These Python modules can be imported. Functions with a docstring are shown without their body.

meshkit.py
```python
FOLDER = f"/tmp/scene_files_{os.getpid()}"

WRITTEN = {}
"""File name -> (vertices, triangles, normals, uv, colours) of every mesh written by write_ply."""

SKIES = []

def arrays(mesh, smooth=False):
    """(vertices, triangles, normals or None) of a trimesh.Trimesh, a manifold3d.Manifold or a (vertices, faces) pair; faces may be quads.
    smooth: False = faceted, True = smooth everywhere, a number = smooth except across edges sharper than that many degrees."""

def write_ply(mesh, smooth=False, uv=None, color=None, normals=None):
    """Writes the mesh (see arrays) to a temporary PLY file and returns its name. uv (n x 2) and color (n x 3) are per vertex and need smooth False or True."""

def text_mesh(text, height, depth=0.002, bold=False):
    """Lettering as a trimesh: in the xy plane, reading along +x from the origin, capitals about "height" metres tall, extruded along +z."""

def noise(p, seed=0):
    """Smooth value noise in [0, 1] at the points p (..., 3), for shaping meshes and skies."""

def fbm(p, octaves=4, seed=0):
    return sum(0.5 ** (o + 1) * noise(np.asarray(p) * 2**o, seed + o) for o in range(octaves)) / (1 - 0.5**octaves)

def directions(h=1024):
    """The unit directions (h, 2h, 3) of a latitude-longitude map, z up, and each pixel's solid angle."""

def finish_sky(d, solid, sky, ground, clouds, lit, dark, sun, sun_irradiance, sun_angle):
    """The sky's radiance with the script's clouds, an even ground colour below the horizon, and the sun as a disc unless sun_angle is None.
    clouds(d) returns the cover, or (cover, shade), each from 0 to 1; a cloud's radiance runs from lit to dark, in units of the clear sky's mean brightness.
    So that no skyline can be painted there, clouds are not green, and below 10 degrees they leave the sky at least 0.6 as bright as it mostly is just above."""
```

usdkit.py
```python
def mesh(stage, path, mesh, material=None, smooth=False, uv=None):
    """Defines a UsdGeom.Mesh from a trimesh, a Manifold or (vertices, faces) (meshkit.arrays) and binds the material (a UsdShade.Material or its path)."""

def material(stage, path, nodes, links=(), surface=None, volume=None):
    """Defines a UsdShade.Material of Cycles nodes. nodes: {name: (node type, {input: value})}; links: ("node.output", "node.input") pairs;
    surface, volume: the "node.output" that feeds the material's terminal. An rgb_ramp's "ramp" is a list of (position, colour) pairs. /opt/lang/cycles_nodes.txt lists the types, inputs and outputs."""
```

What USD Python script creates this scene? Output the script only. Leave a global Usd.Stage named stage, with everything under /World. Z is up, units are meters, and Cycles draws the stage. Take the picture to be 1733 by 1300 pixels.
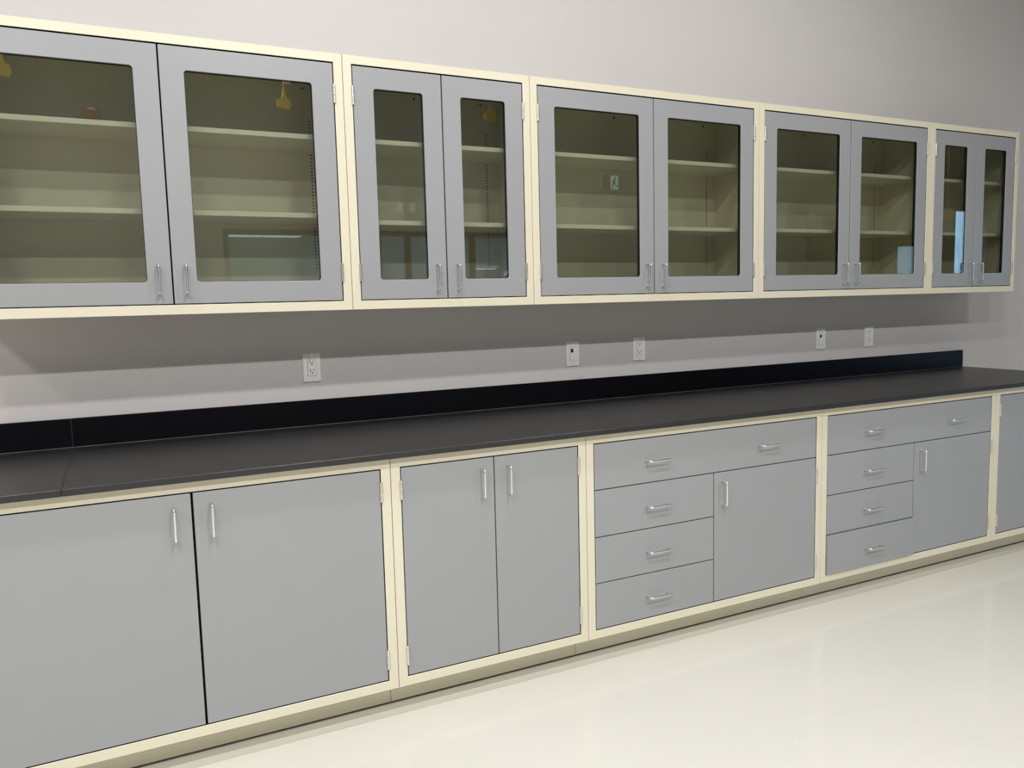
import math
import numpy as np
import trimesh
import usdkit
import meshkit
from pxr import Usd, UsdGeom, UsdLux, UsdShade, Gf, Sdf

stage = Usd.Stage.CreateInMemory()
UsdGeom.SetStageUpAxis(stage, UsdGeom.Tokens.z)
UsdGeom.SetStageMetersPerUnit(stage, 1.0)
UsdGeom.Xform.Define(stage, '/World')

# ------------------------------------------------------------------ camera
CAM = np.array([-0.7850, -3.1862, 1.3595])
YAW, PITCH, ROLL, FPX = 0.460729, -0.104051, -0.025027, 1348.92


def make_camera():
    cy, sy, cp, sp, cr, sr = (math.cos(YAW), math.sin(YAW), math.cos(PITCH), math.sin(PITCH), math.cos(ROLL), math.sin(ROLL))
    f = np.array([sy * cp, cy * cp, sp])
    r = np.array([cy, -sy, 0.0])
    u = np.cross(r, f)
    r, u = cr * r + sr * u, -sr * r + cr * u
    c = UsdGeom.Camera.Define(stage, '/World/camera')
    m = Gf.Matrix4d(*r, 0, *u, 0, *(-f), 0, *CAM, 1)
    c.AddTransformOp().Set(m)
    c.CreateHorizontalApertureAttr(36.0)
    c.CreateFocalLengthAttr(36.0 * FPX / 1733.0)
    c.CreateClippingRangeAttr(Gf.Vec2f(0.05, 200.0))
    c.CreateExposureAttr(EXPOSURE)
    return c


# ------------------------------------------------------------------ light (the room's own and added lamps, daylight behind its windows)
EXPOSURE = 0.0
LAMP = (61.0, 142.0, 214.0)           # radiance of the ceiling lamps' diffusers, row by row from the cabinets
LAMP_FILL = 56.0  # added fill lamp, brightens the upper wall and floor at the right
LAMP_AWAY = (225.0, 60.0, 60.0)  # first lamp belongs to the row; the other two are added fill
LAMP_OUTPUT = (1.20, 1.02, 0.75)      # output along each row, from the right, scaled for brightness
LAMP_COLOR = (1.0, 1.0, 1.02)
HALL_LAMP = 16.0
HALL_COLOR = (0.72, 0.88, 1.0)
LAMP_Z = 3.86
LAMP_Y = (-1.38, -2.97, -4.45)
LAMP_FAR = (2.95, 6.00, 8.60)
LAMP_X = (0.28, -1.60, -3.40)
dome = UsdLux.DomeLight.Define(stage, '/World/sky')
dome.CreateColorAttr(Gf.Vec3f(0.42, 0.70, 1.0))
dome.CreateIntensityAttr(2.2)
make_camera()

# ------------------------------------------------------------------ materials
LOOKS = '/World/Looks'
UsdGeom.Scope.Define(stage, LOOKS)
M = {}


def paint(name, color, rough=0.5, spec=0.5, bump=0.0, scale=300.0, metallic=0.0, vary=0.03, vscale=3.0, coat=0.0, coat_rough=0.1):
    c = np.array(color, float)
    nodes = {
        'pos': ('geometry', {}),
        'n': ('noise_texture', {'scale': vscale, 'detail': 3.0}),
        'r': ('rgb_ramp', {'ramp': [(0.3, tuple(c * (1 - vary))), (0.7, tuple(np.minimum(c * (1 + vary), 1)))]}),
        'p': ('principled_bsdf', {'roughness': rough, 'metallic': metallic, 'specular_ior_level': spec, 'coat_weight': coat, 'coat_roughness': coat_rough}),
    }
    links = [('pos.position', 'n.vector'), ('n.fac', 'r.fac'), ('r.color', 'p.base_color')]
    if bump:
        nodes['bn'] = ('noise_texture', {'scale': scale, 'detail': 2.0})
        nodes['b'] = ('bump', {'strength': bump, 'distance': 0.002})
        links += [('pos.position', 'bn.vector'), ('bn.fac', 'b.height'), ('b.normal', 'p.normal')]
    M[name] = usdkit.material(stage, f'{LOOKS}/{name}', nodes, links, surface='p.BSDF')


def emitter(name, color, strength):
    M[name] = usdkit.material(stage, f'{LOOKS}/{name}', {'e': ('emission', {'color': color, 'strength': strength})}, [], surface='e.emission')


def glass(name, tint, f0=0.045):
    M[name] = usdkit.material(stage, f'{LOOKS}/{name}', {
        'w': ('layer_weight', {'blend': 0.5}),
        'pw': ('math', {'math_type': 'power', 'value2': 5.0}),
        'ma': ('math', {'math_type': 'multiply_add', 'value2': 1.0 - f0, 'value3': f0}),
        't': ('transparent_bsdf', {'color': tint}),
        'g': ('glossy_bsdf', {'color': (1, 1, 1), 'roughness': 0.0}),
        'm': ('mix_closure', {}),
    }, [('w.facing', 'pw.value1'), ('pw.value', 'ma.value1'), ('ma.value', 'm.fac'), ('t.BSDF', 'm.closure1'), ('g.BSDF', 'm.closure2')], surface='m.closure')


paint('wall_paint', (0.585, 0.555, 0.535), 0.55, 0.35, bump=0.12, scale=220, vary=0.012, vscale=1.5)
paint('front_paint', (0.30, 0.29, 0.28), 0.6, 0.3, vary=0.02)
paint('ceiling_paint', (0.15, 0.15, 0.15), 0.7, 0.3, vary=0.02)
paint('cream_enamel', (0.70, 0.645, 0.485), 0.38, 0.5, bump=0.03, scale=500, vary=0.012)
paint('grey_enamel', (0.308, 0.311, 0.311), 0.36, 0.5, bump=0.03, scale=500, vary=0.012)
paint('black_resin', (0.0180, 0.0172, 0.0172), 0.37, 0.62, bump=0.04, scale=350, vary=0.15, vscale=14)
paint('black_resin_shaded', (0.0030, 0.0030, 0.0045), 0.30, 0.12, bump=0.04, scale=350, vary=0.12, vscale=14)  # same resin as the slab, coloured darker to hold the upstand's shade
paint('gasket_and_shade_black', (0.006, 0.006, 0.007), 0.6, 0.3)  # pane gaskets, and black pieces that stand for shade in the gaps
paint('caulk_grey', (0.07, 0.07, 0.073), 0.5, 0.4, vary=0.4, vscale=9)
paint('joint_grey', (0.035, 0.035, 0.037), 0.5, 0.4, vary=0.5, vscale=20)
paint('chrome', (0.86, 0.86, 0.85), 0.22, metallic=1.0, vary=0.0)
paint('nickel', (0.80, 0.75, 0.70), 0.30, metallic=1.0, vary=0.02, vscale=60)
paint('white_plastic', (0.86, 0.84, 0.79), 0.3, 0.5, vary=0.01)
paint('slot_black', (0.012, 0.012, 0.012), 0.7, 0.2)
paint('screen_blue', (0.012, 0.012, 0.14), 0.15, 0.5)
paint('yellow_rubber', (0.90, 0.62, 0.035), 0.45, 0.4)
paint('tag_white', (0.70, 0.70, 0.68), 0.6)
paint('alarm_red', (0.45, 0.05, 0.03), 0.4)
paint('bronze_frame', (0.045, 0.043, 0.036), 0.45)
paint('door_brown', (0.10, 0.085, 0.065), 0.5)
paint('hall_paint', (0.52, 0.58, 0.61), 0.7)
paint('fixture_white', (0.75, 0.75, 0.73), 0.4)
emitter('sign_glow', (0.55, 0.9, 0.85), 2.0)
paint('sign_green', (0.02, 0.14, 0.07), 0.5)
glass('cabinet_glass', (0.805, 0.828, 0.80))
glass('tinted_glass', (0.62, 0.63, 0.60), 0.04)
glass('window_glass', (0.93, 0.96, 0.96), 0.04)


def floor_material():
    nodes = {
        'pos': ('geometry', {}),
        'n': ('noise_texture', {'scale': 1.1, 'detail': 4.0}),
        'r': ('rgb_ramp', {'ramp': [(0.3, (0.665, 0.64, 0.565)), (0.7, (0.705, 0.675, 0.60))]}),
        # small pale specks and short scuffs of the coating
        'v': ('voronoi_texture', {'scale': 9.0, 'feature': 'f1'}),
        'vt': ('math', {'math_type': 'less_than', 'value2': 0.028}),
        'map': ('mapping', {'scale': (1.0, 6.0, 1.0), 'rotation': (0.0, 0.0, 0.5)}),
        's': ('noise_texture', {'scale': 5.0, 'detail': 6.0, 'roughness': 0.6}),
        'st': ('rgb_ramp', {'ramp': [(0.66, (0, 0, 0)), (0.72, (0.35, 0.35, 0.35))]}),
        'mx': ('mix_color', {'blend_type': 'mix', 'b': (0.86, 0.84, 0.79)}),
        'mx2': ('mix_color', {'blend_type': 'mix', 'b': (0.80, 0.78, 0.73)}),
        'p': ('principled_bsdf', {'roughness': 0.5, 'specular_ior_level': 0.35, 'coat_weight': 0.6, 'coat_roughness': 0.07}),
        'bn': ('noise_texture', {'scale': 2.6, 'detail': 2.0}),
        'b': ('bump', {'strength': 0.04, 'distance': 0.01}),
    }
    links = [('pos.position', 'n.vector'), ('n.fac', 'r.fac'), ('pos.position', 'v.vector'), ('v.distance', 'vt.value1'),
             ('pos.position', 'map.vector'), ('map.vector', 's.vector'), ('s.fac', 'st.fac'),
             ('r.color', 'mx.a'), ('vt.value', 'mx.fac'), ('mx.result', 'mx2.a'), ('st.color', 'sep.color'), ('sep.val', 'mx2.fac'),
             ('mx2.result', 'p.base_color'), ('pos.position', 'bn.vector'), ('bn.fac', 'b.height'), ('b.normal', 'p.coat_normal')]
    nodes['sep'] = ('rgb_to_bw', {})
    M['floor_epoxy'] = usdkit.material(stage, f'{LOOKS}/floor_epoxy', nodes, links, surface='p.BSDF')


floor_material()

# ------------------------------------------------------------------ scene helpers
COUNT = {}


def numbered(parent, name):
    k = COUNT.get((parent, name), 0)
    COUNT[(parent, name)] = k + 1
    return f'{parent}/{name}' if k == 0 else f'{parent}/{name}_{k:03d}'


def keys(prim, label=None, category=None, group=None, kind=None):
    for k, v in (('label', label), ('category', category), ('group', group), ('kind', kind)):
        if v:
            prim.SetCustomDataByKey(k, v)


class Thing:
    """An Xform at the thing's base; parts are given in world metres and stored relative to it."""

    def __init__(self, name, base, label=None, category=None, group=None, kind=None):
        self.path, self.base = numbered('/World', name), np.array(base, float)
        x = UsdGeom.Xform.Define(stage, self.path)
        x.AddTranslateOp().Set(Gf.Vec3d(*self.base))
        keys(x.GetPrim(), label, category, group, kind)

    def part(self, name, mesh, mat, parent=None, smooth=30, label=None, kind=None):
        v, f = as_vf(mesh)
        p = numbered(parent or self.path, name)
        m = usdkit.mesh(stage, p, (v - self.base, f), M[mat], smooth=smooth)
        keys(m.GetPrim(), label, kind=kind)
        return p


def struct(name, mesh, mat, label):
    v, f = as_vf(mesh)
    m = usdkit.mesh(stage, numbered('/World', name), (v, f), M[mat])
    keys(m.GetPrim(), label, kind='structure')
    return m


# ------------------------------------------------------------------ mesh helpers
def as_vf(m):
    if isinstance(m, trimesh.Trimesh):
        return np.asarray(m.vertices, float), np.asarray(m.faces, int)
    v, f = m
    v, f = np.asarray(v, float), np.asarray(f, int)
    if f.shape[1] == 4:
        f = np.vstack([f[:, [0, 1, 2]], f[:, [0, 2, 3]]])
    return v, f


def join(ms):
    vs, fs, o = [], [], 0
    for m in ms:
        v, f = as_vf(m)
        vs.append(v)
        fs.append(f + o)
        o += len(v)
    return np.vstack(vs), np.vstack(fs)


def ring(x0, x1, z0, z1, r, n):
    """A rounded rectangle in the xz plane, counter-clockwise seen from -y, n + 1 points a corner."""
    pts = []
    for cx, cz, a0 in ((x1 - r, z0 + r, -90), (x1 - r, z1 - r, 0), (x0 + r, z1 - r, 90), (x0 + r, z0 + r, 180)):
        for k in range(n + 1):
            a = math.radians(a0 + 90.0 * k / n)
            pts.append((cx + r * math.cos(a), cz + r * math.sin(a)))
    return np.array(pts)


def plate(outer, y0, y1, inner=None, ro=0.0006, ri=0.0006, ch=0.0012, n=4):
    """A panel facing -y between y0 (front) and y1, with chamfered front edges and, if inner is given, a cut-out. outer, inner: (x0, x1, z0, z1)."""
    o = ring(*outer, ro, n)
    oc = ring(outer[0] + ch, outer[1] - ch, outer[2] + ch, outer[3] - ch, max(ro - ch, 0.0002), n)
    loops = [(oc, y0), (o, y0 + ch), (o, y1)]
    if inner is not None:
        i = ring(*inner, ri, n)
        ic = ring(inner[0] - ch, inner[1] + ch, inner[2] - ch, inner[3] + ch, ri + ch, n)
        loops = [(ic, y0)] + loops + [(i, y1), (i, y0 + ch)]
    k = len(o)
    v = np.vstack([np.column_stack([p[:, 0], np.full(k, y), p[:, 1]]) for p, y in loops])
    f = []
    L = len(loops)
    for a in range(L if inner is not None else L - 1):
        b = (a + 1) % L
        for j in range(k):
            j2 = (j + 1) % k
            f += [(a * k + j, b * k + j, b * k + j2), (a * k + j, b * k + j2, a * k + j2)]
    if inner is None:
        c0, c1 = len(v), len(v) + 1
        v = np.vstack([v, [[(outer[0] + outer[1]) / 2, y0, (outer[2] + outer[3]) / 2], [(outer[0] + outer[1]) / 2, y1, (outer[2] + outer[3]) / 2]]])
        for j in range(k):
            j2 = (j + 1) % k
            f += [(c0, j, j2), (c1, (L - 1) * k + j2, (L - 1) * k + j)]
    m = trimesh.Trimesh(v, np.array(f), process=False)
    trimesh.repair.fix_normals(m)
    if m.volume < 0:
        m.invert()
    return m


def bx(x0, x1, y0, y1, z0, z1, ch=0.0):
    if ch <= 0:
        v = np.array([(x, y, z) for x in (x0, x1) for y in (y0, y1) for z in (z0, z1)], float)
        f = np.array([(0, 1, 3, 2), (4, 6, 7, 5), (0, 4, 5, 1), (2, 3, 7, 6), (0, 2, 6, 4), (1, 5, 7, 3)])
        return as_vf((v, f))
    pts = []
    for x, sx in ((x0, 1), (x1, -1)):
        for y, sy in ((y0, 1), (y1, -1)):
            for z, sz in ((z0, 1), (z1, -1)):
                pts += [(x, y + sy * ch, z + sz * ch), (x + sx * ch, y, z + sz * ch), (x + sx * ch, y + sy * ch, z)]
    return trimesh.convex.convex_hull(np.array(pts))


def cyl(a, b, r0, r1=None, n=20):
    r1 = r0 if r1 is None else r1
    return tube([a, b], [r0, r1], n)


def tube(path, radius, n=14, caps=True):
    p = np.asarray(path, float)
    rad = np.broadcast_to(np.asarray(radius, float), (len(p),))
    t = np.gradient(p, axis=0) if len(p) > 2 else np.array([p[1] - p[0]] * 2)
    t = t / np.linalg.norm(t, axis=1, keepdims=True)
    ref = np.array([0.0, 0.0, 1.0]) if abs(t[0][2]) < 0.9 else np.array([1.0, 0.0, 0.0])
    u = np.cross(t[0], ref)
    u /= np.linalg.norm(u)
    v = []
    for k in range(len(p)):
        u = u - t[k] * np.dot(u, t[k])
        u /= np.linalg.norm(u)
        w = np.cross(t[k], u)
        for j in range(n):
            a = 2 * math.pi * j / n
            v.append(p[k] + rad[k] * (math.cos(a) * u + math.sin(a) * w))
    f = []
    for k in range(len(p) - 1):
        for j in range(n):
            j2 = (j + 1) % n
            f += [(k * n + j, k * n + j2, (k + 1) * n + j2), (k * n + j, (k + 1) * n + j2, (k + 1) * n + j)]
    if caps:
        c = len(v)
        v += [p[0], p[-1]]
        e = (len(p) - 1) * n
        for j in range(n):
            j2 = (j + 1) % n
            f += [(c, j2, j), (c + 1, e + j, e + j2)]
    m = trimesh.Trimesh(np.array(v), np.array(f), process=False)
    if m.volume < 0:
        m.invert()
    return m


def prism(shape_pts, y0, y1):
    """A polygon in xz extruded from y0 to y1."""
    from shapely.geometry import Polygon
    m = trimesh.creation.extrude_polygon(Polygon(shape_pts), y1 - y0, engine='earcut')
    v = np.asarray(m.vertices)
    v = np.column_stack([v[:, 0], y0 + v[:, 2], v[:, 1]])
    m = trimesh.Trimesh(v, m.faces, process=False)
    trimesh.repair.fix_normals(m)
    return m


def pull(x, z, y, vertical, cc=0.096, out=0.032, r=0.0042):
    """A bent-wire pull on a face at y, centred at x, z."""
    bend, pts = 0.008, []
    h = cc / 2
    path = [(-h, 0.0)]
    for k in range(7):
        a = math.radians(90.0 * k / 6)
        path.append((-h + bend - bend * math.cos(a), out - bend + bend * math.sin(a)))
    for k in range(7):
        a = math.radians(90.0 * k / 6)
        path.append((h - bend + bend * math.sin(a), out - bend + bend * math.cos(a)))
    path.append((h, 0.0))
    for s, o in path:
        pts.append((x, y - o, z + s) if vertical else (x + s, y - o, z))
    return tube(pts, r, 14)


def hinge(x, y, zc, side, h=0.066, r=0.0050):
    """A five-knuckle butt hinge: barrel at x, y, a leaf towards the door (side = +1: the door is at larger x)."""
    ms = [cyl((x, y, zc - h / 2 + 0.0005), (x, y, zc + h / 2 - 0.0005), r * 0.82, n=16)]
    k = h / 5
    for i in range(5):
        z0 = zc - h / 2 + i * k
        c = 0.0009
        ms.append(tube([(x, y, z0 + 0.0003), (x, y, z0 + 0.0003 + c), (x, y, z0 + k - 0.0003 - c), (x, y, z0 + k - 0.0003)], [r - c, r, r, r - c], 18))
    ms.append(bx(x - 0.0012, x + 0.0012, y + r * 0.5, y + 0.015, zc - h / 2, zc + h / 2))
    return join(ms)


# ------------------------------------------------------------------ room
ZF = -0.015                                    # floor level
X0, X1, YF, ZC = -6.5, 13.6, -6.32, 4.15      # room extents


def wall_with_holes(x0, x1, z0, z1, y0, y1, holes):
    """A wall in the xz plane cut by rectangular openings, as boxes around them."""
    xs = sorted({x0, x1, *[h[0] for h in holes], *[h[1] for h in holes]})
    ms = []
    for a, b in zip(xs[:-1], xs[1:]):
        cut = sorted((h[2], h[3]) for h in holes if h[0] <= a and h[1] >= b)
        z = z0
        for c, d in cut:
            if c > z:
                ms.append(bx(a, b, y0, y1, z, c))
            z = d
        if z < z1:
            ms.append(bx(a, b, y0, y1, z, z1))
    return join(ms)


struct('floor', bx(X0 - 0.2, X1 + 0.2, -14.0, 0.2, -0.15, ZF), 'floor_epoxy', 'glossy cream epoxy floor in front of the cabinets')
struct('wall_back', bx(X0 - 0.2, X1 + 0.2, 0.0, 0.2, ZF, ZC), 'wall_paint', 'light grey painted wall behind the cabinets')
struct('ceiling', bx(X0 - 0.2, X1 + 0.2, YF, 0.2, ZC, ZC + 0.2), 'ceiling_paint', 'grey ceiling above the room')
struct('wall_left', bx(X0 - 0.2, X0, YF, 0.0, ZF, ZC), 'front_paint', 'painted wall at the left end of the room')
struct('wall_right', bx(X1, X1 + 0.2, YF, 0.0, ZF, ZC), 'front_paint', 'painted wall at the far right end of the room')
WIN1 = (0.30, 3.92, 0.90, 2.185)
WIN2 = (10.58, 11.66, 0.02, 2.14)
WIN3 = (12.00, 12.95, 0.02, 2.74)
DOOR = (8.62, 10.30, ZF, 2.49)
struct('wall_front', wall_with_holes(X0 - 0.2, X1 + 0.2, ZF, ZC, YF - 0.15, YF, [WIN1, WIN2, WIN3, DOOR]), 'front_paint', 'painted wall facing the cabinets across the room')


def window(name, w, mullions, label, transoms=()):
    x0, x1, z0, z1 = w
    t = Thing(name, ((x0 + x1) / 2, YF - 0.075, z0), label, kind='structure')
    y0, y1, b = YF - 0.11, YF + 0.012, 0.055
    t.part('window_frame', plate((x0 + 0.001, x1 - 0.001, z0 + 0.001, z1 - 0.001), y0, y1, (x0 + b, x1 - b, z0 + b, z1 - b)), 'bronze_frame')
    edges = [x0 + b] + list(mullions) + [x1 - b]
    for m in mullions:
        t.part('mullion', bx(m - 0.022, m + 0.022, y0 + 0.01, y1 - 0.004, z0 + b, z1 - b, 0.002), 'bronze_frame')
    for a, c in zip(edges[:-1], edges[1:]):
        t.part('pane', bx(a + 0.001, c - 0.001, YF - 0.06, YF - 0.054, z0 + b, z1 - b), 'tinted_glass' if w is WIN2 else 'window_glass')


window('window_1', WIN1, (1.98, 2.334, 3.15), 'wide interior window with bronze frame, mirrored in the left glass doors')
window('window_2', WIN2, (), 'narrow full-height daylight window, mirrored in the right glass doors')
window('window_3', WIN3, (), 'tall full-height daylight window, mirrored in the far right glass doors')
dt = Thing('door_1', ((DOOR[0] + DOOR[1]) / 2, YF - 0.05, ZF), 'dark brown double door across the room, mirrored in the right glass doors', kind='structure')
dt.part('door_frame', join([bx(DOOR[0] + 0.001, DOOR[0] + 0.06, YF - 0.13, YF + 0.015, ZF, DOOR[3] - 0.001), bx(DOOR[1] - 0.06, DOOR[1] - 0.001, YF - 0.13, YF + 0.015, ZF, DOOR[3] - 0.001),
                             bx(DOOR[0] + 0.06, DOOR[1] - 0.06, YF - 0.13, YF + 0.015, DOOR[3] - 0.06, DOOR[3] - 0.001)]), 'bronze_frame')
xm = (DOOR[0] + DOOR[1]) / 2
for a, b, hx in ((DOOR[0] + 0.063, xm - 0.002, xm - 0.09), (xm + 0.002, DOOR[1] - 0.063, xm + 0.09)):
    p = dt.part('door_leaf', bx(a, b, YF - 0.06, YF - 0.015, ZF + 0.008, DOOR[3] - 0.063, 0.002), 'door_brown')
    dt.part('door_handle', tube([(hx, YF - 0.015, 1.0), (hx, YF + 0.045, 1.0), (hx + (0.11 if hx > xm else -0.11), YF + 0.045, 1.0)], 0.010), 'chrome', p)

# the hall beyond the interior window
HX0, HX1, HY, HZ = -2.0, 10.20, -13.0, 3.10
struct('wall_hall', join([bx(HX0 - 0.1, HX0, HY, YF - 0.152, ZF, HZ), bx(HX1, HX1 + 0.1, HY, YF - 0.152, ZF, HZ), bx(HX0 - 0.1, HX1 + 0.1, HY - 0.1, HY, ZF, HZ)]), 'hall_paint', 'grey walls of the hall beyond the interior window')
struct('ceiling_hall', bx(HX0 - 0.1, HX1 + 0.1, HY - 0.1, YF - 0.152, HZ, HZ + 0.1), 'hall_paint', 'grey ceiling of the hall beyond the interior window')


def strip_lamp(name, x, y, z, label, glow, length=0.6, width=0.15, group=None, zc=ZC, along_x=True):
    t = Thing(name, (x, y, z), label, 'ceiling light', group)
    lx, ly = (length / 2, width / 2) if along_x else (width / 2, length / 2)
    t.part('housing', bx(x - lx - 0.012, x + lx + 0.012, y - ly - 0.012, y + ly + 0.012, z, z + 0.06, 0.004), 'fixture_white')
    t.part('diffuser', bx(x - lx, x + lx, y - ly, y + ly, z - 0.008, z - 0.0005, 0.003), 'fixture_white')
    color, radiance = glow
    q = UsdLux.RectLight.Define(stage, t.path + '/lamp')
    q.AddTranslateOp().Set(Gf.Vec3d(0, 0, -0.0095))
    q.CreateWidthAttr(2 * lx - 0.004)
    q.CreateHeightAttr(2 * ly - 0.004)
    q.CreateColorAttr(Gf.Vec3f(*color))
    q.CreateIntensityAttr(radiance)
    for s in (-1, 1):
        d = (s * (length / 2 - 0.08)) if along_x else 0
        e = 0 if along_x else (s * (length / 2 - 0.08))
        t.part('suspension_wire', cyl((x + d, y + e, z + 0.06), (x + d, y + e, zc - 0.0005), 0.0015, n=8), 'nickel')


ROWN = ['row nearest the cabinets', 'middle row', 'row farthest from the cabinets']
COLN2 = ['fourth from the right', 'fifth from the right', 'leftmost']
COLN0 = ['second from the right, added for fill,', 'third from the right', 'leftmost']
COLN = ['rightmost', 'second from the right, added for fill,', 'leftmost']
for j, y in enumerate(LAMP_Y):
    for i, x in enumerate(LAMP_X):
        strip_lamp('linear_ceiling_light', x, y, LAMP_Z, f'suspended linear light, {(COLN0, COLN, COLN2)[j][i]} in the {ROWN[j]}', (LAMP_COLOR, LAMP[j] * LAMP_OUTPUT[i]), group='suspended ceiling lights')
for i, x in enumerate(LAMP_FAR):
    strip_lamp('linear_ceiling_light', x, LAMP_Y[2], LAMP_Z, f'suspended linear light, {["third from the right", "second from the right, added for fill,", "rightmost"][i]} in the row farthest from the cabinets', (LAMP_COLOR, LAMP_AWAY[i]), group='suspended ceiling lights')
strip_lamp('linear_ceiling_light', 2.13, LAMP_Y[0], LAMP_Z, 'suspended linear fill light, added at the right end of the row nearest the cabinets', (LAMP_COLOR, LAMP_FILL), group='suspended ceiling lights')
strip_lamp('hall_light', 5.87, -12.0, 2.01, 'cool white linear lamp in the hall, left of the two in the glass', (HALL_COLOR, HALL_LAMP), 0.55, 0.12, 'hall lamps', HZ)
strip_lamp('hall_light', 6.38, -11.5, 1.878, 'cool white linear lamp hung lower in the hall, right of the two in the glass', (HALL_COLOR, HALL_LAMP), 0.6, 0.09, 'hall lamps', HZ)
for hx, lab in ((0.2, 'leftmost'), (3.4, 'second'), (6.4, 'rightmost')):
    strip_lamp('hall_light', hx, -9.4, 2.40 if hx < 1 else 2.85, f'added cool white panel lamp under the hall ceiling, {lab} of three', (HALL_COLOR, 3.2 if hx < 1 else 85.0), 3.2 if hx < 1 else 1.6, 0.9 if hx < 1 else 0.6, 'added hall panel lamps', HZ)  # panels added to brighten the hall; the leftmost makes the mirrored blue band

# ------------------------------------------------------------------ wall cabinets
DU, UT, UB = 0.3192, 2.2395, 1.3413           # front plane, top and bottom of the wall cabinets
UX = (-1.2000, 0.0000, 0.7482, 1.9478, 3.1508, 3.9040)
SLOT_TOP, SLOT_BOTTOM = 2.066, 1.512


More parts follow.
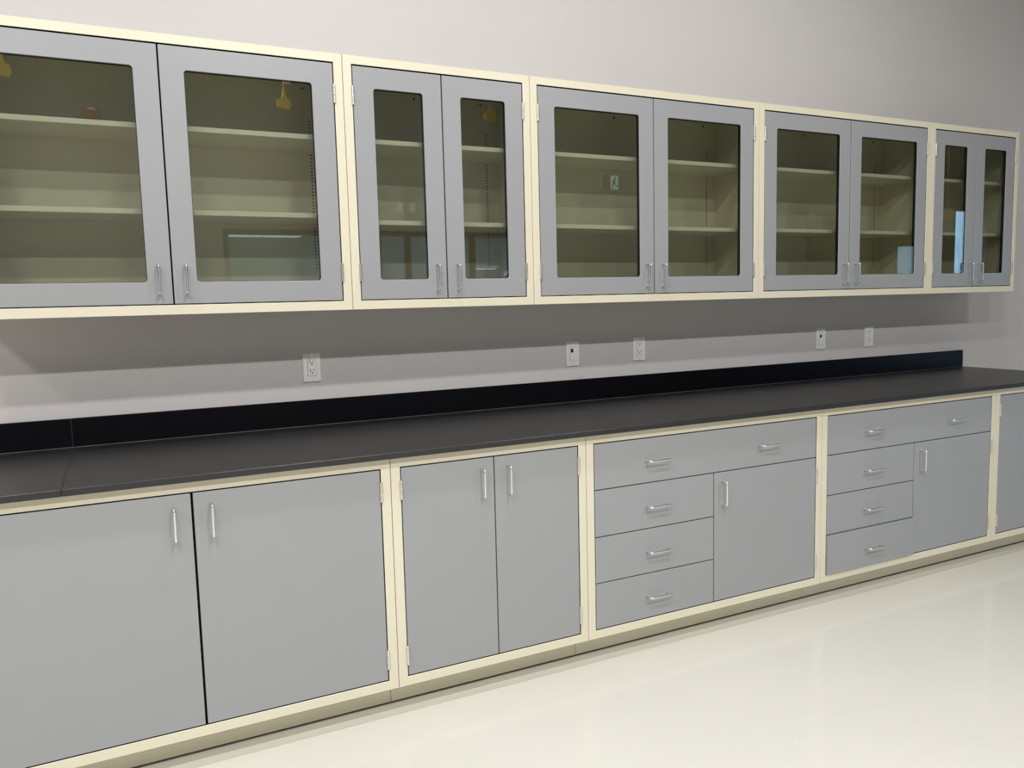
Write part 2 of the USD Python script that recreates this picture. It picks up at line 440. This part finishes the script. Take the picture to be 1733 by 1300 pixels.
def wall_cabinet(x0, x1, up, low, label):
    t = Thing('wall_cabinet', ((x0 + x1) / 2, -DU / 2, UB), label, 'cabinet', 'wall cabinets in the upper row')
    g, yf = 0.0008, -DU
    a, b = x0 + g, x1 - g
    s, rt, rb = 0.0317, 0.0300, 0.0325        # stile, top and bottom rails
    op = (a + s, b - s, UB + rb, UT - rt)     # opening
    t.part('face_frame', plate((a, b, UB, UT), yf, yf + 0.022, op, ch=0.001, n=2), 'cream_enamel')
    w = 0.0022
    t.part('carcass', join([bx(a, a + w, yf + 0.022, -0.002, UB + 0.001, UT - 0.001), bx(b - w, b, yf + 0.022, -0.002, UB + 0.001, UT - 0.001),
                            bx(a + w, b - w, yf + 0.022, -0.002, UB + 0.001, UB + 0.026), bx(a + w, b - w, yf + 0.022, -0.002, UT - 0.020, UT - 0.001)]), 'cream_enamel')
    t.part('back_panel', bx(a + w, b - w, -0.015, -0.002, UB + 0.026, UT - 0.020), 'cream_enamel')
    for z in (up, low):
        t.part('shelf', bx(a + w + 0.0015, b - w - 0.0015, -0.262, -0.0165, z, z + 0.0175, 0.0012), 'cream_enamel')
    for sx in (a + 0.0545, b - 0.0545):
        n = int(round((SLOT_TOP - SLOT_BOTTOM) / 0.0127))
        sl = [bx(sx - 0.0035, sx + 0.0035, -0.0154, -0.0146, SLOT_TOP - k * 0.0127 - 0.0022, SLOT_TOP - k * 0.0127 + 0.0022) for k in range(n + 1)
              if not any(z - 0.006 < SLOT_TOP - k * 0.0127 < z + 0.022 for z in (up, low))]
        t.part('shelf_slots', join(sl), 'slot_black', kind='stuff')
        t.part('mounting_hole', cyl((sx + (0.021 if sx < (a + b) / 2 else -0.021), -0.0154, 2.188), (sx + (0.021 if sx < (a + b) / 2 else -0.021), -0.0146, 2.188), 0.0045), 'slot_black')
    t.part('mounting_hole', cyl(((a + b) / 2, -0.0154, 2.188), ((a + b) / 2, -0.0146, 2.188), 0.0045), 'slot_black')
    c = (a + b) / 2
    gap = 0.0030
    t.part('gap_shade_liner', plate((op[0] + 0.0001, op[1] - 0.0001, op[2] + 0.0001, op[3] - 0.0001), yf + 0.0016, yf + 0.0220, (op[0] + 0.0011, op[1] - 0.0011, op[2] + 0.0011, op[3] - 0.0011), ch=0.0002, n=2), 'gasket_and_shade_black')  # black liner painting the shade into the gaps around the doors
    t.part('gap_shade_strip', plate(op, yf + 0.0225, yf + 0.0255, (op[0] + 0.014, op[1] - 0.014, op[2] + 0.014, op[3] - 0.014), ch=0.0003, n=2), 'gasket_and_shade_black')  # black ring behind the doors, added so their gaps look dark
    t.part('gap_shade_strip', bx(c - 0.010, c + 0.010, yf + 0.0225, yf + 0.0255, op[2] + 0.0145, op[3] - 0.0145), 'gasket_and_shade_black')  # black strip that darkens the gap between the two doors
    for left in (True, False):
        d0, d1 = (op[0] + gap, c - 0.0022) if left else (c + 0.0022, op[1] - gap)
        o = (d0, d1, op[2] + 0.0028, op[3] - 0.0045)
        w0, w1 = (d0 + 0.0752, d1 - 0.0738) if left else (d0 + 0.0738, d1 - 0.0752)
        win = (w0, w1, 1.4490, 2.1310)
        y0, y1 = yf + 0.0005, yf + 0.0195
        d = t.part('glazed_door', plate(o, y0, y1, win, ro=0.001, ri=0.0105, ch=0.0014, n=6), 'grey_enamel')
        q = 0.0012
        t.part('gasket', plate((w0 + 0.0001, w1 - 0.0001, win[2] + 0.0001, win[3] - 0.0001), y0 + 0.0035, y1 - 0.0002, (w0 + q, w1 - q, win[2] + q, win[3] - q), ro=0.0104, ri=0.0095, ch=0.0003, n=6), 'gasket_and_shade_black', d)
        t.part('glass_pane', bx(w0 + q + 0.0001, w1 - q - 0.0001, y0 + 0.0046, y0 + 0.0080, win[2] + q + 0.0001, win[3] - q - 0.0001), 'cabinet_glass', d)
        hx = (d1 - 0.0395) if left else (d0 + 0.0395)
        t.part('handle', pull(hx, 1.4565, y0, True), 'chrome', d)
        for zc in (2.1010, 1.4760):
            t.part('hinge', hinge(op[0] + 0.0010 if left else op[1] - 0.0010, yf - 0.0030, zc, 1 if left else -1), 'nickel', d)


wall_cabinet(UX[0], UX[1], 1.9492, 1.6732, 'wide cream wall cabinet with glazed doors at the left end, cut by picture edge')
wall_cabinet(UX[1], UX[2], 1.9480, 1.6540, 'narrow cream wall cabinet with two slim glazed doors, second from the left')
wall_cabinet(UX[2], UX[3], 1.9485, 1.6550, 'wide cream wall cabinet in the middle of the upper row, between narrow and wide ones')
wall_cabinet(UX[3], UX[4], 1.9485, 1.6582, 'wide cream wall cabinet with glazed doors, second from the right in the upper row')
wall_cabinet(UX[4], UX[5], 1.9490, 1.6598, 'narrow cream wall cabinet with slim glazed doors at the right end by the corner')

# ------------------------------------------------------------------ base cabinets
DB, BT, BB, TK = 0.7365, 0.8652, 0.0873, 0.6340
BX = (-1.2160, -0.0160, 0.7250, 1.9200, 3.1185, 3.9080)
ZT, ZB = 0.8312, 0.1190                        # opening top and bottom


def base_cabinet(x0, x1, kind, label, ajar=False):
    t = Thing('base_cabinet', ((x0 + x1) / 2, -DB / 2, ZF), label, 'cabinet', 'base cabinets under the worktop')
    g, yf = 0.0009, -DB
    a, b, s = x0 + g, x1 - g, 0.0318
    op = (a + s, b - s, ZB, ZT)
    t.part('face_frame', plate((a, b, BB, BT), yf, yf + 0.024, op, ch=0.001, n=2), 'cream_enamel')
    w = 0.0025
    t.part('carcass', join([bx(a, a + w, yf + 0.024, -0.004, BB, BT), bx(b - w, b, yf + 0.024, -0.004, BB, BT), bx(a + w, b - w, yf + 0.024, -0.004, BB, BB + 0.022), bx(a + w, b - w, -0.012, -0.004, BB + 0.022, BT)]), 'cream_enamel')
    t.part('toe_kick', join([bx(a, b, -TK, -TK + 0.003, ZF + 0.0070, BB), bx(a, a + w, -TK + 0.003, -0.004, ZF + 0.0070, BB), bx(b - w, b, -TK + 0.003, -0.004, ZF + 0.0070, BB)]), 'cream_enamel')
    for lx in (a + 0.05, b - 0.05):
        for ly in (-TK + 0.05, -0.06):
            t.part('levelling_foot', join([cyl((lx, ly, ZF), (lx, ly, ZF + 0.012), 0.022), cyl((lx, ly, ZF + 0.012), (lx, ly, BB), 0.006, n=12)]), 'slot_black')
    t.part('gap_shade_liner', plate((op[0] + 0.0001, op[1] - 0.0001, op[2] + 0.0001, op[3] - 0.0001), yf + 0.0016, yf + 0.0230, (op[0] + 0.0011, op[1] - 0.0011, op[2] + 0.0011, op[3] - 0.0011), ch=0.0002, n=2), 'gasket_and_shade_black')  # black lining in place of the shade in door and drawer gaps
    y0, y1, gp = yf + 0.0005, yf + 0.0200, 0.0030
    front = lambda name, r, dy=0.0: t.part(name, plate(r, y0 - dy, y1 - dy, ro=0.001, ch=0.0013, n=3), 'grey_enamel')
    c = (op[0] + op[1]) / 2
    if kind == 'doors':
        mid = 0.0032 if x1 - x0 > 1 else 0.0018
        for left in (True, False):
            d0, d1 = (op[0] + gp, c - mid) if left else (c + mid, op[1] - gp)
            d = front('door', (d0, d1, ZB + 0.0030, ZT - 0.0038))
            t.part('handle', pull((d1 - 0.0480) if left else (d0 + 0.0480), 0.7440, y0, True), 'chrome', d)
            for zc in (0.7555, 0.1925):
                t.part('hinge', hinge(op[0] + 0.001 if left else op[1] - 0.001, yf - 0.003, zc, 1 if left else -1), 'nickel', d)
        t.part('inside_shade_box', bx(a + 0.004, b - 0.004, yf + 0.0245, -0.02, BB + 0.024, BT - 0.004), 'gasket_and_shade_black', label='black box standing in for the shade inside the cabinet')  # solid black filler for the darkness behind the doors
    else:
        zs = (0.6545, 0.4755, 0.2985)
        e = 0.0017
        d = front('drawer', (op[0] + gp, op[1] - gp, zs[0] + e, ZT - 0.0038))
        for hx in ((op[0] + c) / 2 - 0.0015, (op[1] + c) / 2 - 0.0015):
            t.part('handle', pull(hx, (zs[0] + ZT) / 2, y0, False), 'chrome', d)
        lims = (zs[0], zs[1], zs[2], ZB)
        for k in range(3):
            dy = 0.0115 if ajar and k == 2 else 0.0
            d = front('drawer', (op[0] + gp, c - 0.0020, lims[k + 1] + (e if k < 2 else 0.0030), lims[k] - e), dy)
            t.part('handle', pull((op[0] + c) / 2 - 0.0015, (lims[k] + lims[k + 1]) / 2, y0 - dy, False), 'chrome', d)
        d = front('door', (c + 0.0020, op[1] - gp, ZB + 0.0030, zs[0] - e))
        t.part('handle', pull(c + 0.0405, 0.5690, y0, True), 'chrome', d)
        for zc in (0.5770, 0.1925):
            t.part('hinge', hinge(op[1] - 0.001, yf - 0.003, zc, -1), 'nickel', d)
        t.part('inside_shade_box', bx(a + 0.004, b - 0.004, yf + 0.0245, -0.02, BB + 0.024, BT - 0.004), 'gasket_and_shade_black', label='black box standing in for the shade inside the cabinet')  # solid black filler for the darkness behind drawers and door


base_cabinet(BX[0], BX[1], 'doors', 'wide base cabinet with two large grey doors, leftmost, cut by picture edge')
base_cabinet(BX[1], BX[2], 'doors', 'narrow base cabinet with two tall grey doors, between the wide doors and the drawers')
base_cabinet(BX[2], BX[3], 'drawers', 'base cabinet with grey drawers and one door, left of the two such units, all shut')
base_cabinet(BX[3], BX[4], 'drawers', 'base cabinet with drawers and one door, right of two, bottom drawer slightly open', ajar=True)
base_cabinet(BX[4], BX[5], 'doors', 'narrow base cabinet with tall grey doors at the right end, mostly outside the picture')

# ------------------------------------------------------------------ worktop
CT, CB, DC, BS = 0.8852, 0.8656, 0.7645, 0.1016
JX = (-1.2400, -0.9410, 1.1440, 3.9100)
wt = Thing('worktop', (1.3, -DC / 2, CB), 'long black laboratory worktop with upstand lying on all the base cabinets', 'worktop')
for a, b in zip(JX[:-1], JX[1:]):
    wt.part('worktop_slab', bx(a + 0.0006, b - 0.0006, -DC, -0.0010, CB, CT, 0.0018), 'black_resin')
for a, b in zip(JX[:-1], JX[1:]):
    wt.part('upstand', bx(a + 0.00015, b - 0.00015, -0.0205, -0.0010, CT + 0.0002, CT + BS, 0.0015), 'black_resin_shaded')
for j in JX[1:-1]:
    wt.part('joint', join([bx(j - 0.0011, j + 0.0011, -DC - 0.0002, -0.0212, CB + 0.001, CT - 0.0002)] + ([] if j > 0 else [bx(j - 0.0010, j + 0.0010, -0.0207, -0.002, CT + 0.004, CT + BS - 0.001)])), 'joint_grey', label='thin grey filled joint')
wt.part('sealant_bead', tube([(JX[0] + 0.01, -0.0205, CT + 0.0004), (JX[-1] - 0.01, -0.0205, CT + 0.0004)], 0.0017, 8), 'caulk_grey', label='thin grey sealant line')


# ------------------------------------------------------------------ wall plates
def wall_plate(name, x, z, kind, label, category, y=0.0, face=-1):
    t = Thing(name, (x, y, z), label, category, 'white wall outlets' if kind == 'outlet' else 'white wall controls with blue windows')
    pl = plate((x - 0.0352, x + 0.0352, z - 0.0573, z + 0.0573), y - 0.0062, y - 0.0002, (x - 0.0165, x + 0.0165, z - 0.0335, z + 0.0335), ro=0.003, ri=0.002, ch=0.0026)
    t.part('cover_plate', pl, 'white_plastic')
    r = plate((x - 0.0158, x + 0.0158, z - 0.0328, z + 0.0328), y - 0.0072, y - 0.0005, ro=0.002, ch=0.0006)
    t.part('receptacle' if kind == 'outlet' else 'control_face', r, 'white_plastic')
    for s in (-1, 1):
        t.part('screw', cyl((x, y - 0.0066, z + s * 0.0485), (x, y - 0.0050, z + s * 0.0485), 0.0026), 'nickel')
    ys = (y - 0.0074, y - 0.0060)
    if kind == 'outlet':
        for s in (-1, 1):
            zc = z + s * 0.0178 + 0.003
            sl = [bx(x - 0.0078, x - 0.0054, *ys, zc, zc + 0.0085), bx(x + 0.0050, x + 0.0072, *ys, zc + 0.0005, zc + 0.0075), cyl((x, ys[0], zc - 0.0065), (x, ys[1], zc - 0.0065), 0.0027)]
            t.part('socket_holes', join(sl), 'slot_black')
    else:
        t.part('display', plate((x - 0.0115, x + 0.0015, z + 0.0075, z + 0.0245), y - 0.0078, y - 0.0060, ro=0.001, ch=0.0004), 'screen_blue', label='small dark blue window')
        t.part('button', plate((x - 0.0105, x + 0.0105, z - 0.0250, z - 0.0020), y - 0.0080, y - 0.0060, ro=0.0015, ch=0.0008), 'white_plastic')
    return t


wall_plate('wall_outlet', -0.0910, 1.1151, 'outlet', 'white duplex wall outlet, the leftmost one, under the left wall cabinets', 'outlet')
wall_plate('wall_switch', 1.1130, 1.1067, 'control', 'white wall control with dark blue window, left of the middle outlet', 'wall switch')
wall_plate('wall_outlet', 1.4880, 1.1128, 'outlet', 'white duplex wall outlet in the middle, right of a blue-windowed control', 'outlet')
wall_plate('wall_switch', 2.7075, 1.1070, 'control', 'white wall control with dark blue window, left of the rightmost outlet', 'wall switch')
wall_plate('wall_outlet', 3.0890, 1.1040, 'outlet', 'white duplex wall outlet, the rightmost one, near the corner', 'outlet')
sh = Thing('nail_hole', (1.1568, 0, 0.9931), 'tiny dark nail hole in the wall just above the black upstand', 'hole')
sh.part('hole', cyl((1.1568, -0.0006, 0.9931), (1.1568, 0.004, 0.9931), 0.0022, n=12), 'slot_black')


# ------------------------------------------------------------------ things across the room, seen mirrored in the cabinet glass
def cord_drop(x, y, z, label):
    t = Thing('cord_connector', (x, y, ZC), label, 'extension cord', 'yellow cords hanging from the ceiling')
    path = [(x + 0.01 * math.sin(3 * k), y + 0.006 * math.cos(4 * k), z + 0.11 + k * (ZC - z - 0.11)) for k in np.linspace(0, 1, 24)]
    t.part('cord', tube(path, 0.0055, 10), 'yellow_rubber')
    t.part('tag', bx(x + 0.008, x + 0.055, y - 0.001, y + 0.001, z + 0.150, z + 0.190), 'tag_white')
    t.part('strain_relief', tube([path[0], (x, y, z + 0.055)], [0.008, 0.014], 14), 'yellow_rubber')
    body = [(x + 0.72 * a, z + 0.72 * b) for a, b in ((-0.075, -0.055), (0.045, -0.085), (0.078, -0.030), (0.070, 0.035), (0.030, 0.040), (0.020, 0.085), (-0.012, 0.085), (-0.032, 0.040), (-0.078, 0.025))]
    t.part('connector_body', prism(body, y - 0.028, y + 0.028), 'yellow_rubber')


cord_drop(-1.369, -4.30, 3.095, 'yellow triple-outlet cord connector mirrored at the left picture edge')
cord_drop(0.593, -4.30, 3.025, 'yellow triple-outlet cord connector with white tag, mirrored in the left wide cabinet')
cord_drop(2.464, -4.30, 3.070, 'yellow triple-outlet cord connector mirrored in the slim second cabinet')
def cord_coil(x, y, z, label):
    t = Thing('cord_coil', (x, y, ZC), label, 'extension cord', 'yellow cords hanging from the ceiling')
    t.part('cord', tube([(x, y, z + 0.085 + k * (ZC - z - 0.085)) for k in np.linspace(0, 1, 12)], 0.0065, 10), 'yellow_rubber')
    for k in range(5):
        ph = np.linspace(0, 2 * math.pi, 30)
        rx, rz, dx, dz = 0.105 - 0.008 * k, 0.058 + 0.004 * (k % 3), 0.010 * (k - 2), 0.009 * ((k * 2) % 3 - 1)
        t.part('loop', tube([(x + dx + rx * math.cos(a), y + 0.014 * (k - 2) + 0.006 * math.sin(2 * a), z + dz + rz * math.sin(a)) for a in ph], 0.0085, 9), 'yellow_rubber')


cord_coil(8.975, -4.30, 2.330, 'yellow cord coiled up in loops, mirrored in the slim right-end cabinet')


def exit_sign():
    x, z, y = 5.14, 2.85, YF
    t = Thing('exit_sign', (x, y, z - 0.11), 'green running-man exit sign on the opposite wall, mirrored in the middle cabinet', 'exit sign')
    t.part('housing', bx(x - 0.19, x + 0.19, y + 0.001, y + 0.045, z - 0.11, z + 0.11, 0.004), 'fixture_white')
    t.part('sign_face', bx(x - 0.175, x + 0.175, y + 0.0452, y + 0.048, z - 0.095, z + 0.095), 'sign_green')
    u = 1.0                                    # drawn so that it runs left when seen from the room; its lit doorway is pale
    t.part('lit_panel', bx(x - 0.045, x + 0.075, y + 0.0482, y + 0.0492, z - 0.088, z + 0.088), 'sign_glow')
    px, ms = x + 0.015, []
    f = lambda pts: ms.append(prism([(px + u * a, z + b) for a, b in pts], y + 0.0494, y + 0.0504))
    ms.append(cyl((px + 0.012, y + 0.0494, z + 0.062), (px + 0.012, y + 0.0504, z + 0.062), 0.014))
    f([(-0.010, 0.045), (0.016, 0.042), (0.012, -0.012), (-0.016, -0.006)])
    f([(-0.006, 0.045), (-0.040, 0.026), (-0.048, -0.002), (-0.038, -0.004), (-0.030, 0.018), (-0.006, 0.028)])
    f([(0.014, 0.042), (0.044, 0.016), (0.050, 0.030), (0.018, 0.028)])
    f([(-0.016, -0.004), (0.004, -0.012), (-0.018, -0.040), (-0.022, -0.082), (-0.036, -0.082), (-0.034, -0.034)])
    f([(-0.004, -0.010), (0.012, -0.010), (0.032, -0.038), (0.056, -0.044), (0.056, -0.056), (0.024, -0.052)])
    t.part('running_figure', join(ms), 'sign_green')


exit_sign()
st = Thing('fire_strobe', (-0.83, YF, 3.26), 'red fire alarm strobe on the opposite wall, mirrored in the left cabinet', 'fire alarm')
st.part('housing', bx(-0.895, -0.770, YF + 0.001, YF + 0.055, 3.20, 3.315, 0.006), 'alarm_red')
st.part('lens', bx(-0.865, -0.800, YF + 0.0552, YF + 0.075, 3.275, 3.305, 0.004), 'white_plastic')
for px, lab in ((2.248, 'left'), (2.396, 'right')):
    t = Thing('switch_plate', (px, YF, 2.45), f'white wall plate above the interior window, {lab} of the two mirrored in glass', 'wall plate')
    t.part('cover_plate', bx(px - 0.035, px + 0.035, YF + 0.0005, YF + 0.007, 2.393, 2.507, 0.002), 'white_plastic')
    t.part('rocker', bx(px - 0.015, px + 0.015, YF + 0.0072, YF + 0.011, 2.42, 2.48, 0.001), 'white_plastic')
